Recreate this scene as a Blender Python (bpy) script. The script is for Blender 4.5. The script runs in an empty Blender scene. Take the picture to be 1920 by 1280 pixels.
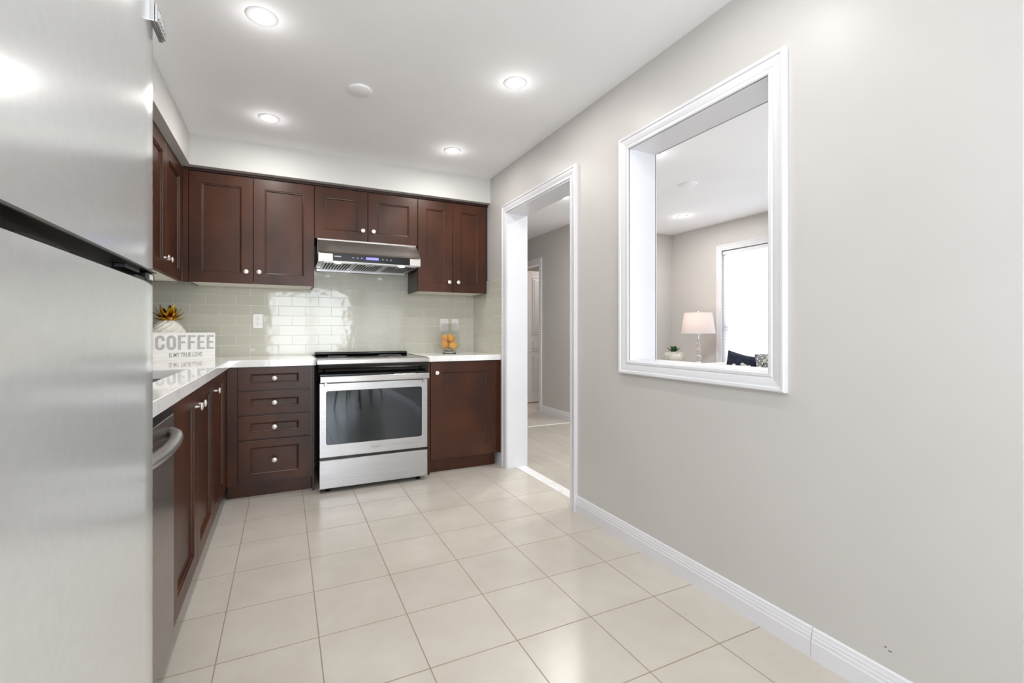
import bpy, bmesh, math, random
from mathutils import Vector, Matrix
random.seed(7)
PI = math.pi
sc = bpy.context.scene
COL = sc.collection
# ------------------------------------------------------------------ camera, world, daylight, exposure
cam_d = bpy.data.cameras.new('camera'); cam = bpy.data.objects.new('camera', cam_d); COL.objects.link(cam)
cam.location = (0, 0, 1.12); cam.rotation_euler = (PI/2, 0, -math.radians(25.227))
cam_d.sensor_width = 36; cam_d.lens = 861.05*36/1920
cam_d.shift_x = (960-939.24)/1920; cam_d.shift_y = (621.7-640)/1920
cam_d.clip_start = .02; cam_d.clip_end = 100
sc.camera = cam
w = bpy.data.worlds.new('world'); sc.world = w; w.use_nodes = True
w.node_tree.nodes['Background'].inputs[0].default_value = (.86, .93, 1, 1)
w.node_tree.nodes['Background'].inputs[1].default_value = 2.7
sc.view_settings.view_transform = 'Standard'; sc.view_settings.look = 'None'
sc.view_settings.gamma = 1; sc.view_settings.exposure = 0.40
sc.view_settings.use_curve_mapping = False
try:
    sc.cycles.max_bounces = 10; sc.cycles.diffuse_bounces = 6; sc.cycles.glossy_bounces = 5
    sc.cycles.transmission_bounces = 8; sc.cycles.caustics_reflective = False; sc.cycles.caustics_refractive = False
    sc.cycles.sample_clamp_indirect = 6
except Exception: pass

def area(name, loc, rot, sx, sy, power, color=(1, 1, 1)):
    d = bpy.data.lights.new(name, 'AREA'); d.shape = 'RECTANGLE'; d.size = sx; d.size_y = sy
    d.energy = power; d.color = color
    o = bpy.data.objects.new(name, d); COL.objects.link(o); o.location = loc; o.rotation_euler = rot
    return o
XL0 = -.95
# daylight coming in by the patio door behind the camera and by the living room windows, plus an added side fill
area('patio_daylight', (.55, -3.35, 1.25), (-PI/2, 0, PI), 1.6, 1.8, 58, (.88, .945, 1))
area('side_fill', (XL0, -1.7, 1.35), (0, -PI/2, 0), 1.5, 1.7, 46, (.86, .93, 1))  # unseen fill added on the left wall to brighten the kitchen
area('living_daylight', (4.97, .55, 1.4), (0, PI/2, 0), 1.5, 1.6, 36, (.92, .96, 1))

# ------------------------------------------------------------------ dimensions (metres)
XL, XR, YB, ZC = -.965, 1.651, 4.12, 2.472      # left wall, right wall, back wall, ceiling
XR2 = 1.83                                        # far side of the right wall
YK = -3.2                                         # wall behind the camera
CT = .93                                          # worktop height
T = .325; TX = -.211; TY = 3.433                  # floor tile pitch and origin

# ------------------------------------------------------------------ materials
def srgb(*c):
    return tuple(((v/255)/12.92 if v/255 <= .04045 else ((v/255+.055)/1.055)**2.4) for v in c)
def new_mat(name, color=(.8, .8, .8), rough=.5, metal=0, **kw):
    m = bpy.data.materials.new(name); m.use_nodes = True
    b = m.node_tree.nodes['Principled BSDF']
    b.inputs['Base Color'].default_value = (*color, 1); b.inputs['Roughness'].default_value = rough
    b.inputs['Metallic'].default_value = metal
    for k, v in kw.items(): b.inputs[k.replace('_', ' ')].default_value = v
    return m
def N(m, t, **kw):
    n = m.node_tree.nodes.new(t)
    for k, v in kw.items():
        if k.startswith('i_'): n.inputs[k[2:].replace('_', ' ')].default_value = v
        else: setattr(n, k, v)
    return n
def L(m, a, b): m.node_tree.links.new(a, b)
def B(m): return m.node_tree.nodes['Principled BSDF']
def mottle(m, c1, c2, scale=3, detail=3, stretch=(1, 1, 1), lo=.35, hi=.65, bump=0, bscale=None, bdist=.001):
    """noise between two colours, and an optional fine bump"""
    g = N(m, 'ShaderNodeNewGeometry'); mp = N(m, 'ShaderNodeMapping'); mp.inputs['Scale'].default_value = stretch
    L(m, g.outputs['Position'], mp.inputs['Vector'])
    n = N(m, 'ShaderNodeTexNoise', i_Scale=scale, i_Detail=detail); L(m, mp.outputs[0], n.inputs['Vector'])
    r = N(m, 'ShaderNodeValToRGB'); r.color_ramp.elements[0].position = lo; r.color_ramp.elements[1].position = hi
    r.color_ramp.elements[0].color = (*c1, 1); r.color_ramp.elements[1].color = (*c2, 1)
    L(m, n.outputs[0], r.inputs[0]); L(m, r.outputs[0], B(m).inputs['Base Color'])
    if bump:
        n2 = N(m, 'ShaderNodeTexNoise', i_Scale=bscale or 200, i_Detail=2); L(m, mp.outputs[0], n2.inputs['Vector'])
        bp = N(m, 'ShaderNodeBump', i_Strength=bump, i_Distance=bdist); L(m, n2.outputs[0], bp.inputs['Height'])
        L(m, bp.outputs[0], B(m).inputs['Normal'])
    return m
M = {}
M['wall'] = mottle(new_mat('wall_paint', rough=.42), srgb(199, 196, 193), srgb(202, 199, 196), 2, bump=.05, bscale=90)
M['ceiling'] = mottle(new_mat('ceiling_paint', rough=.8), srgb(246, 246, 248), srgb(249, 249, 251), 2, bump=.08, bscale=120)
M['bulkhead'] = mottle(new_mat('bulkhead_paint', rough=.6), srgb(206, 205, 202), srgb(210, 209, 206), 2, bump=.05, bscale=90)
M['trim'] = mottle(new_mat('trim_paint', rough=.3), srgb(222, 222, 226), srgb(225, 225, 229), 3)
M['blackgap'] = new_mat('dark_gap', srgb(14, 13, 12), .8)
M['wood'] = mottle(new_mat('espresso_wood', rough=.36), srgb(50, 23, 10), srgb(78, 41, 20), 5, 4, (1, 1, .45), .3, .7, bump=.06, bscale=60)
M['wood_dark'] = mottle(new_mat('espresso_wood_edge', rough=.35), srgb(46, 22, 13), srgb(60, 30, 19), 5, 4, (1, 1, .45))
B(M['wood']).inputs['Specular IOR Level'].default_value = .32; B(M['wood']).inputs['Coat Weight'].default_value = .08; B(M['wood']).inputs['Coat Roughness'].default_value = .2
M['melamine'] = mottle(new_mat('white_melamine', rough=.5), srgb(226, 222, 212), srgb(230, 226, 216), 4)
M['nickel'] = mottle(new_mat('brushed_nickel', rough=.32, metal=.35), srgb(222, 217, 210), srgb(232, 228, 222), 30)
M['steel'] = mottle(new_mat('brushed_steel', rough=.28, metal=.9), srgb(178, 177, 178), srgb(194, 193, 194), 3, 5, (1, 1, 60), .3, .7)
M['steelx'] = mottle(new_mat('brushed_steel_long', rough=.24, metal=.92), srgb(172, 168, 164), srgb(190, 186, 182), 3, 5, (1, 60, 60), .3, .7)
M['hoodsteel'] = mottle(new_mat('satin_hood_steel', rough=.42, metal=.85), srgb(188, 182, 176), srgb(206, 200, 195), 3, 5, (1, 60, 60), .3, .7)
M['fridge'] = mottle(new_mat('silver_fridge_enamel', rough=.17, metal=.4), srgb(216, 218, 217), srgb(219, 221, 220), 60, 2)
M['fridge_dark'] = mottle(new_mat('fridge_gasket', rough=.25), srgb(20, 22, 16), srgb(44, 42, 32), 8)
M['black'] = new_mat('black_plastic', srgb(12, 12, 14), .25)
M['blackglass'] = mottle(new_mat('black_glass', rough=.06), srgb(8, 8, 9), srgb(11, 11, 12), 3)
M['ovenglass'] = mottle(new_mat('oven_window_glass', rough=.035, metal=.85), srgb(66, 69, 72), srgb(72, 75, 78), 2)
M['dishsteel'] = mottle(new_mat('dishwasher_steel', rough=.24, metal=.8), srgb(140, 133, 129), srgb(152, 145, 141), 3, 4, (1, 1, 40))
M['plate'] = new_mat('switch_plate_plastic', srgb(240, 239, 236), .3)
M['slot'] = new_mat('socket_slot', srgb(60, 58, 54), .6)
M['grey_ink'] = mottle(new_mat('grey_paint_lettering', rough=.7), srgb(172, 172, 174), srgb(186, 186, 188), 60, 3)
M['dark_ink'] = new_mat('dark_grey_lettering', srgb(150, 148, 146), .6)
M['gold'] = mottle(new_mat('gold_glaze', rough=.14, metal=1), srgb(196, 150, 40), srgb(222, 178, 66), 14)
M['ceramic'] = mottle(new_mat('white_ceramic', rough=.28), srgb(236, 234, 226), srgb(241, 239, 232), 10)
M['lemon'] = mottle(new_mat('lemon_peel', rough=.45), srgb(236, 158, 8), srgb(246, 180, 24), 8, bump=.3, bscale=220)
M['stem'] = new_mat('brown_stem', srgb(70, 45, 20), .7)
M['leaf'] = mottle(new_mat('green_leaf', rough=.45), srgb(22, 58, 20), srgb(44, 92, 36), 20)
M['petal'] = mottle(new_mat('white_petal', rough=.6), srgb(247, 246, 240), srgb(252, 251, 246), 30)
M['navy'] = mottle(new_mat('navy_velvet', rough=.9), srgb(20, 24, 42), srgb(38, 44, 66), 35, 4, bump=.6, bscale=160, bdist=.004)
M['sofa'] = mottle(new_mat('pale_sofa_fabric', rough=.9), srgb(222, 221, 220), srgb(232, 231, 230), 40, bump=.2, bscale=300)
M['tabletop'] = new_mat('white_lacquer', srgb(232, 232, 232), .25)
M['chrome'] = new_mat('polished_chrome', srgb(220, 220, 222), .08, 1)
M['crystal'] = new_mat('crystal_glass', (1, 1, 1), .02, 0, Transmission_Weight=1.0, IOR=1.45)
M['chairblack'] = new_mat('black_chair_metal', srgb(14, 14, 16), .4)
M['chairfabric'] = mottle(new_mat('grey_chair_fabric', rough=.9), srgb(92, 92, 96), srgb(112, 112, 116), 60)
M['clock'] = new_mat('blue_display', srgb(20, 22, 60), .3)
def emis(name, color, strength):
    m = new_mat(name, color, .5); B(m).inputs['Emission Color'].default_value = (*color, 1)
    B(m).inputs['Emission Strength'].default_value = strength; return m
M['led'] = emis('led_diffuser', (1, .99, .98), 14)
M['hoodled'] = emis('hood_lamp', (1, 1, 1), 9)
M['display'] = emis('hood_display', srgb(112, 108, 255), 1.3)
M['uiwhite'] = new_mat('control_icon_print', srgb(205, 205, 215), .5)
# warm lamp shade: translucent fabric
def translucent(name, color, mix):
    m = bpy.data.materials.new(name); m.use_nodes = True; nt = m.node_tree; nt.nodes.clear()
    o = nt.nodes.new('ShaderNodeOutputMaterial'); mx = nt.nodes.new('ShaderNodeMixShader')
    d = nt.nodes.new('ShaderNodeBsdfDiffuse'); t = nt.nodes.new('ShaderNodeBsdfTranslucent')
    n = nt.nodes.new('ShaderNodeTexNoise'); n.inputs['Scale'].default_value = 60
    r = nt.nodes.new('ShaderNodeValToRGB'); r.color_ramp.elements[0].color = (*[c*.97 for c in color], 1); r.color_ramp.elements[1].color = (*color, 1)
    nt.links.new(n.outputs[0], r.inputs[0]); nt.links.new(r.outputs[0], d.inputs[0]); nt.links.new(r.outputs[0], t.inputs[0])
    mx.inputs[0].default_value = mix
    nt.links.new(d.outputs[0], mx.inputs[1]); nt.links.new(t.outputs[0], mx.inputs[2]); nt.links.new(mx.outputs[0], o.inputs[0])
    return m
M['shade'] = translucent('lamp_shade_linen', srgb(238, 232, 230), .35)
M['blind'] = translucent('pleated_blind', srgb(244, 246, 250), .45)

def brick_mat(name, ux, uz, bw, bh, off, c1, c2, mortar, msize, rough, smooth=.1, origin=(0, 0), bump=.3, mott=None, wav=0, coat=0):
    """ux,uz: which world axes run along and across the bricks"""
    m = new_mat(name, c1, rough)
    g = N(m, 'ShaderNodeNewGeometry'); s = N(m, 'ShaderNodeSeparateXYZ'); L(m, g.outputs['Position'], s.inputs[0])
    c = N(m, 'ShaderNodeCombineXYZ')
    for k, (ax, o) in enumerate(zip((ux, uz), origin)):
        a = N(m, 'ShaderNodeMath', operation='SUBTRACT'); L(m, s.outputs[ax], a.inputs[0]); a.inputs[1].default_value = o-200*(bw if k == 0 else bh)
        L(m, a.outputs[0], c.inputs[k])
    t = N(m, 'ShaderNodeTexBrick', offset=off, offset_frequency=2, squash=1)
    t.inputs['Scale'].default_value = 1; t.inputs['Brick Width'].default_value = bw; t.inputs['Row Height'].default_value = bh
    t.inputs['Mortar Size'].default_value = msize; t.inputs['Mortar Smooth'].default_value = smooth; t.inputs['Bias'].default_value = 0
    t.inputs['Color1'].default_value = (*c1, 1); t.inputs['Color2'].default_value = (*c2, 1); t.inputs['Mortar'].default_value = (*mortar, 1)
    L(m, c.outputs[0], t.inputs['Vector'])
    out = t.outputs['Color']
    if mott:
        n = N(m, 'ShaderNodeTexNoise', i_Scale=mott[0], i_Detail=5, i_Roughness=.6); 
        mp = N(m, 'ShaderNodeMapping'); mp.inputs['Scale'].default_value = mott[3]; L(m, g.outputs['Position'], mp.inputs['Vector']); L(m, mp.outputs[0], n.inputs['Vector'])
        r = N(m, 'ShaderNodeValToRGB'); r.color_ramp.elements[0].position = .35; r.color_ramp.elements[1].position = .7
        r.color_ramp.elements[0].color = (*mott[1], 1); r.color_ramp.elements[1].color = (*mott[2], 1); L(m, n.outputs[0], r.inputs[0])
        mx = N(m, 'ShaderNodeMix', data_type='RGBA', blend_type='MULTIPLY'); mx.inputs['Factor'].default_value = 1
        L(m, out, mx.inputs['A']); L(m, r.outputs[0], mx.inputs['B']); out = mx.outputs['Result']
    L(m, out, B(m).inputs['Base Color'])
    inv = N(m, 'ShaderNodeMath', operation='SUBTRACT'); inv.inputs[0].default_value = 1; L(m, t.outputs['Fac'], inv.inputs[1])
    bp = N(m, 'ShaderNodeBump', i_Strength=bump, i_Distance=.002); L(m, inv.outputs[0], bp.inputs['Height'])
    if wav:
        n2 = N(m, 'ShaderNodeTexNoise', i_Scale=14, i_Detail=1); L(m, g.outputs['Position'], n2.inputs['Vector'])
        b2 = N(m, 'ShaderNodeBump', i_Strength=wav, i_Distance=.004); L(m, n2.outputs[0], b2.inputs['Height']); L(m, bp.outputs[0], b2.inputs['Normal'])
        L(m, b2.outputs[0], B(m).inputs['Normal'])
    else: L(m, bp.outputs[0], B(m).inputs['Normal'])
    # matt mortar
    rr = N(m, 'ShaderNodeMix', data_type='FLOAT'); L(m, t.outputs['Fac'], rr.inputs['Factor']); rr.inputs['A'].default_value = rough; rr.inputs['B'].default_value = .8
    L(m, rr.outputs['Result'], B(m).inputs['Roughness'])
    return m
M['floor'] = brick_mat('ceramic_floor_tile', 0, 1, T, T, 0, srgb(207, 201, 191), srgb(203, 197, 187), srgb(158, 142, 120), .0022, .26,
                       origin=(TX, TY), mott=(3.5, (.90, .885, .87), (1, 1, 1), (1, 1, 1)), bump=.25)
M['splash'] = brick_mat('glossy_subway_tile', 0, 2, .2, .0783, .5, srgb(202, 200, 187), srgb(200, 198, 185), srgb(228, 226, 217), .0018, .07, .35,
                        origin=(-.243, .936-.0783), wav=.22, bump=.5)
M['splash_side'] = brick_mat('glossy_subway_tile_side', 1, 2, .2, .0783, .5, srgb(202, 200, 187), srgb(200, 198, 185), srgb(228, 226, 217), .0018, .07, .35,
                             origin=(3.9, .936), wav=.22, bump=.5)
M['planks'] = brick_mat('pale_oak_planks', 1, 0, 1.2, .13, .37, srgb(196, 190, 180), srgb(186, 180, 170), srgb(150, 142, 130), .0008, .35,
                        mott=(10, (.86, .85, .84), (1, 1, 1), (3, .25, 1)), bump=.1)
# white quartz with faint grey veins
m = M['quartz'] = new_mat('white_quartz', srgb(238, 237, 236), .035)
g = N(m, 'ShaderNodeNewGeometry'); n = N(m, 'ShaderNodeTexNoise', i_Scale=2.3, i_Detail=6, i_Distortion=1.6); L(m, g.outputs['Position'], n.inputs['Vector'])
a = N(m, 'ShaderNodeMath', operation='SUBTRACT'); L(m, n.outputs[0], a.inputs[0]); a.inputs[1].default_value = .5
a2 = N(m, 'ShaderNodeMath', operation='ABSOLUTE'); L(m, a.outputs[0], a2.inputs[0])
r = N(m, 'ShaderNodeValToRGB'); r.color_ramp.elements[0].position = 0; r.color_ramp.elements[1].position = .009
r.color_ramp.elements[0].color = (*srgb(222, 221, 220), 1); r.color_ramp.elements[1].color = (*srgb(240, 239, 238), 1)
L(m, a2.outputs[0], r.inputs[0]); L(m, r.outputs[0], B(m).inputs['Base Color'])
# crackled glass of the lemon jar
m = bpy.data.materials.new('crackled_glass'); M['crackle'] = m; m.use_nodes = True; m.node_tree.nodes.clear()
v = N(m, 'ShaderNodeTexVoronoi', i_Scale=95); g = N(m, 'ShaderNodeNewGeometry'); L(m, g.outputs['Position'], v.inputs['Vector'])
bp = N(m, 'ShaderNodeBump', i_Strength=1, i_Distance=.03); L(m, v.outputs['Distance'], bp.inputs['Height'])
tr = N(m, 'ShaderNodeBsdfTransparent'); tr.inputs[0].default_value = (.99, .99, .985, 1)
gl = N(m, 'ShaderNodeBsdfGlossy'); gl.inputs['Roughness'].default_value = .08; L(m, bp.outputs[0], gl.inputs['Normal'])
fr_ = N(m, 'ShaderNodeFresnel', i_IOR=1.5); L(m, bp.outputs[0], fr_.inputs['Normal'])
mr = N(m, 'ShaderNodeMath', operation='MULTIPLY_ADD'); L(m, fr_.outputs[0], mr.inputs[0]); mr.inputs[1].default_value = .2; mr.inputs[2].default_value = .03; mr.use_clamp = True
mx = N(m, 'ShaderNodeMixShader'); L(m, mr.outputs[0], mx.inputs[0]); L(m, tr.outputs[0], mx.inputs[1]); L(m, gl.outputs[0], mx.inputs[2])
o_ = N(m, 'ShaderNodeOutputMaterial'); L(m, mx.outputs[0], o_.inputs[0])
# patterned cushion
m = M['pattern'] = new_mat('lattice_print_cotton', srgb(230, 228, 225), .9)
tc = N(m, 'ShaderNodeTexCoord'); mp = N(m, 'ShaderNodeMapping'); mp.inputs['Rotation'].default_value = (0, 0, PI/4); mp.inputs['Scale'].default_value = (15, 15, 15)
L(m, tc.outputs['Object'], mp.inputs['Vector']); v = N(m, 'ShaderNodeTexVoronoi', voronoi_dimensions='2D', distance='CHEBYCHEV', i_Scale=1.6, i_Randomness=0); L(m, mp.outputs[0], v.inputs['Vector'])
r = N(m, 'ShaderNodeValToRGB'); r.color_ramp.interpolation = 'CONSTANT'
els = r.color_ramp.elements; els[0].color = (*srgb(228, 226, 224), 1); els[1].position = .24; els[1].color = (*srgb(44, 46, 58), 1)
e = els.new(.40); e.color = (*srgb(215, 214, 214), 1); e = els.new(.46); e.color = (*srgb(44, 46, 58), 1)
L(m, v.outputs['Distance'], r.inputs[0]); L(m, r.outputs[0], B(m).inputs['Base Color'])
# whitewashed sign board: faint plank lines
m = M['board'] = brick_mat('whitewashed_board', 0, 2, 2, .031, .5, srgb(238, 237, 234), srgb(233, 232, 229), srgb(205, 203, 200), .0005, .6, origin=(0, .948), bump=.2)

# ------------------------------------------------------------------ helpers
def world_loc(p):
    v = Vector((0, 0, 0))
    while p is not None: v += p.location; p = p.parent
    return v
def obj(name, bm, mat, parent=None, smooth=False, label=None, kind=None):
    """link a bmesh (authored in world coordinates) as ONE mesh object"""
    if parent is not None: bmesh.ops.translate(bm, vec=-world_loc(parent), verts=bm.verts)
    bmesh.ops.recalc_face_normals(bm, faces=bm.faces)
    me = bpy.data.meshes.new(name); bm.to_mesh(me); bm.free()
    mats = mat if isinstance(mat, (list, tuple)) else [mat]
    for mm in mats: me.materials.append(M[mm] if isinstance(mm, str) else mm)
    if smooth:
        for p in me.polygons: p.use_smooth = True
        me.set_sharp_from_angle(angle=math.radians(smooth if smooth is not True else 40))
    o = bpy.data.objects.new(name, me); COL.objects.link(o); o.parent = parent
    if label: o['label'] = label
    if kind: o['kind'] = kind
    return o
def thing(name, label, cat, loc=(0, 0, 0), group=None):
    o = bpy.data.objects.new(name, None); COL.objects.link(o); o.location = loc; o.empty_display_size = .05
    o['label'] = label; o['category'] = cat
    if group: o['group'] = group
    return o
def tag(o, label, cat, group=None):
    o['label'] = label; o['category'] = cat
    if group: o['group'] = group
    return o
def struct(name, bm, mat, smooth=False): return obj(name, bm, mat, None, smooth, kind='structure')
def copy_tree(o, parent=None):
    c = o.copy(); COL.objects.link(c); c.parent = parent
    for ch in list(o.children): copy_tree(ch, c)
    return c
def bm_(): return bmesh.new()
def box(bm, x0, x1, y0, y1, z0, z1, bev=0, seg=2):
    ret = bmesh.ops.create_cube(bm, size=1); vs = ret['verts']
    bmesh.ops.scale(bm, vec=(x1-x0, y1-y0, z1-z0), verts=vs)
    bmesh.ops.translate(bm, vec=((x0+x1)/2, (y0+y1)/2, (z0+z1)/2), verts=vs)
    if bev:
        es = list({e for v in vs for e in v.link_edges})
        bmesh.ops.bevel(bm, geom=es, offset=bev, segments=seg, affect='EDGES', profile=.5)
    return bm
def B1(*a, **k): return box(bm_(), *a, **k)
def lathe(bm, prof, origin=(0, 0, 0), axis='Z', seg=24, cap=True):
    """prof: list of (radius, height along axis)"""
    o = Vector(origin); rings = []
    def P(r, h, a):
        c, s = r*math.cos(a), r*math.sin(a)
        return {'Z': Vector((c, s, h)), '-Y': Vector((c, -h, s)), 'X': Vector((h, c, s)), '-X': Vector((-h, c, s)), '-Z': Vector((c, s, -h)), 'Y': Vector((c, h, s))}[axis]+o
    for r, h in prof:
        if r < 1e-6: rings.append([bm.verts.new(P(0, h, 0))])
        else: rings.append([bm.verts.new(P(r, h, 2*PI*k/seg)) for k in range(seg)])
    for a, b in zip(rings, rings[1:]):
        for k in range(seg):
            k2 = (k+1) % seg
            if len(a) == 1 and len(b) == 1: continue
            if len(a) == 1: bm.faces.new((a[0], b[k], b[k2]))
            elif len(b) == 1: bm.faces.new((a[k], a[k2], b[0]))
            else: bm.faces.new((a[k], a[k2], b[k2], b[k]))
    if cap:
        for rr in (rings[0], rings[-1]):
            if len(rr) > 1: bm.faces.new(rr)
    return bm
def tube(bm, pts, r, seg=10, flat=1.0):
    """round bar along a path"""
    pts = [Vector(p) for p in pts]; rings = []; rs = r if isinstance(r, (list, tuple)) else [r]*len(pts)
    for i, p in enumerate(pts):
        d = (pts[min(i+1, len(pts)-1)]-pts[max(i-1, 0)]).normalized()
        up = Vector((0, 0, 1)) if abs(d.z) < .9 else Vector((1, 0, 0))
        a = d.cross(up).normalized(); b = a.cross(d)
        rings.append([bm.verts.new(p+a*rs[i]*math.cos(2*PI*k/seg)+b*rs[i]*flat*math.sin(2*PI*k/seg)) for k in range(seg)])
    for a, b in zip(rings, rings[1:]):
        for k in range(seg): bm.faces.new((a[k], a[(k+1) % seg], b[(k+1) % seg], b[k]))
    bm.faces.new(rings[0]); bm.faces.new(rings[-1]); return bm
def loft(bm, rects, mp, cap=True, back=True):
    """rects: (u0,u1,v0,v1,depth) nested rectangles; mp(u,v,d) -> world"""
    rings = [[bm.verts.new(mp(*q)) for q in ((u0, v0, d), (u1, v0, d), (u1, v1, d), (u0, v1, d))] for u0, u1, v0, v1, d in rects]
    for a, b in zip(rings, rings[1:]):
        for k in range(4): bm.faces.new((a[k], a[(k+1) % 4], b[(k+1) % 4], b[k]))
    if cap: bm.faces.new(rings[-1])
    if back: bm.faces.new(rings[0])
    return bm
def extrude_poly(bm, pts, f0, f1):
    """pts 2D; f0,f1 map a 2D point to the two end caps"""
    a = [bm.verts.new(f0(*p)) for p in pts]; b = [bm.verts.new(f1(*p)) for p in pts]; n = len(pts)
    for k in range(n): bm.faces.new((a[k], a[(k+1) % n], b[(k+1) % n], b[k]))
    bm.faces.new(a); bm.faces.new(b); return bm
def text_bm(body, size, sx=1.0, offset=0.0, align='CENTER'):
    cu = bpy.data.curves.new('lettering', 'FONT'); cu.body = body; cu.size = size; cu.offset = offset
    cu.align_x = align; cu.resolution_u = 3; cu.extrude = .0006
    o = bpy.data.objects.new('lettering', cu); COL.objects.link(o)
    dg = bpy.context.evaluated_depsgraph_get(); me = bpy.data.meshes.new_from_object(o.evaluated_get(dg))
    bm = bm_(); bm.from_mesh(me); bpy.data.objects.remove(o); bpy.data.curves.remove(cu); bpy.data.meshes.remove(me)
    bmesh.ops.scale(bm, vec=(sx, 1, 1), verts=bm.verts); return bm

# ------------------------------------------------------------------ the shell
# floors
struct('floor', B1(XL-.2, 1.732, YK-.2, YB+.1, -.06, 0), 'floor')
struct('floor_living', B1(1.82, 5.1, -1.6, 4.75, -.06, 0), 'planks')
struct('floor_hall', B1(1.82, 5.1, 4.75, 7.6, -.06, 0), 'floor')
struct('floor_threshold', B1(1.732, 1.82, 2.3, 3.5, -.06, .003, bev=.001), 'quartz')
struct('trim_hall_threshold', B1(1.84, 3.24, 4.735, 4.765, 0, .005, bev=.002), 'ceramic')
# ceiling over everything
struct('ceiling', B1(XL-.2, 5.2, YK-.2, 7.7, ZC, ZC+.1), 'ceiling')
# bulkhead above the wall cabinets
BZ = 2.258; BYF = 3.724; BXF = -.584
bm = bm_(); box(bm, XL, XR, BYF, YB, BZ, ZC); box(bm, XL, BXF, 1.03, BYF, BZ, ZC)
struct('ceiling_bulkhead', bm, 'bulkhead')
# walls of the kitchen
struct('wall_back', B1(XL-.12, XR, YB, YB+.12, 0, ZC), 'wall')
struct('wall_left', B1(XL-.12, XL, YK-.12, YB, 0, ZC), 'wall')
DY0, DY1, DZ = 2.45, 3.39, 2.1                     # doorway in the right wall
PY0, PY1, PZ0, PZ1 = 1.12, 1.92, .955, 2.097       # pass-through in the right wall
bm = bm_()
box(bm, XR, XR2, .477, PY0, 0, ZC); box(bm, XR+.05, XR2, YK, .477, 0, ZC); box(bm, XR, XR2, PY0, PY1, 0, PZ0); box(bm, XR, XR2, PY0, PY1, PZ1, ZC)
box(bm, XR, XR2, PY1, DY0, 0, ZC); box(bm, XR, XR2, DY0, DY1, DZ, ZC); box(bm, XR, XR2, DY1, YB+.12, 0, ZC)
struct('wall_right', bm, 'wall')
bm = bm_()   # wall behind the camera, with the patio door opening
box(bm, XL-.12, -.3, YK-.12, YK, 0, ZC); box(bm, 1.4, XR2, YK-.12, YK, 0, ZC); box(bm, -.3, 1.4, YK-.12, YK, 2.1, ZC); box(bm, -.3, 1.4, YK-.12, YK, 0, .35)
struct('wall_rear', bm, 'wall')
bm = bm_()
for x in (-.3, .535, 1.37): box(bm, x, x+.05, YK-.08, YK-.03, .35, 2.1)
box(bm, -.3, 1.42, YK-.08, YK-.03, .35, .4); box(bm, -.3, 1.42, YK-.08, YK-.03, 2.05, 2.1)
struct('window_2', bm, 'trim')
bm = bm_()
for y in (-2.55, -1.725, -.95): box(bm, XL, XL+.03, y, y+.05, .45, 2.25)
box(bm, XL, XL+.03, -2.55, -.90, .45, .50); box(bm, XL, XL+.03, -2.55, -.90, 2.20, 2.25)
struct('side_fill_frame', bm, 'trim')  # frame added round the side fill, no window known here
# living room and hall
WY0, WY1, WZ0, WZ1 = 2.55, 3.99, .55, 2.125        # window beside the sofa
XW = 4.91
bm = bm_()
box(bm, XW, XW+.14, -1.6, -.2, 0, ZC); box(bm, XW, XW+.14, -.2, 1.3, 0, .55); box(bm, XW, XW+.14, -.2, 1.3, 2.2, ZC)
box(bm, XW, XW+.14, 1.3, WY0, 0, ZC); box(bm, XW, XW+.14, WY0, WY1, 0, WZ0); box(bm, XW, XW+.14, WY0, WY1, WZ1, ZC); box(bm, XW, XW+.14, WY1, 4.92, 0, ZC)
struct('wall_living_window', bm, 'wall')
struct('wall_living_end', B1(3.24, XW, 4.8, 4.92, 0, ZC), 'wall')
struct('wall_living_near', B1(XR2, XW+.14, -1.72, -1.6, 0, ZC), 'wall')
HY0, HY1, HZ = 5.60, 6.37, 2.09
bm = bm_(); box(bm, 3.24, 3.355, 4.92, HY0, 0, ZC); box(bm, 3.24, 3.355, HY0, HY1, HZ, ZC); box(bm, 3.24, 3.355, HY1, 7.6, 0, ZC)
struct('wall_hall', bm, 'wall')
struct('wall_hall_end', B1(XR, 5.1, 7.5, 7.62, 0, ZC), 'wall')
struct('wall_hall_left', B1(XR, XR2, YB+.12, 7.5, 0, ZC), 'wall')
struct('wall_room_side', B1(5.0, 5.1, 4.92, 7.5, 0, ZC), 'wall')
# tiled backsplash
struct('wall_backsplash', B1(XL+.006, XR-.006, YB-.01, YB+.002, CT, 1.66), 'splash')
struct('wall_backsplash_left', B1(XL-.002, XL+.008, 1.045, YB-.01, CT, 1.47), 'splash_side')
struct('wall_backsplash_side', B1(XR-.008, XR+.002, 3.466, YB-.01, CT, 1.573), 'splash_side')

# casings
def casing(name, x, sgn, y0, y1, z0, z1, prof, open_bottom, mat='trim'):
    """moulding round an opening in a wall whose face is at x; sgn -1 stands out towards -X. prof: (outwards, stand-off)"""
    bm = bm_(); path = [(y0, z0, -1, 0 if open_bottom else -1), (y0, z1, -1, 1), (y1, z1, 1, 1), (y1, z0, 1, 0 if open_bottom else -1)]
    rows = [[bm.verts.new((x+sgn*d, y+sy*o, z+sz*o)) for o, d in prof] for y, z, sy, sz in path]
    segs = [(0, 1), (1, 2), (2, 3)]+([] if open_bottom else [(3, 0)])
    n = len(prof)
    for a, b in segs:
        for k in range(n): bm.faces.new((rows[a][k], rows[a][(k+1) % n], rows[b][(k+1) % n], rows[b][k]))
    if open_bottom: bm.faces.new(rows[0]); bm.faces.new(rows[3])
    return struct(name, bm, mat)
CP = [(-.004, 0), (-.004, .010), (.0, .013), (.010, .013), (.014, .009), (.020, .012), (.034, .015), (.046, .016), (.050, .021), (.060, .022), (.065, .018), (.065, 0)]
casing('trim_doorway', XR, -1, DY0, DY1, 0, DZ, CP, True)
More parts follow.
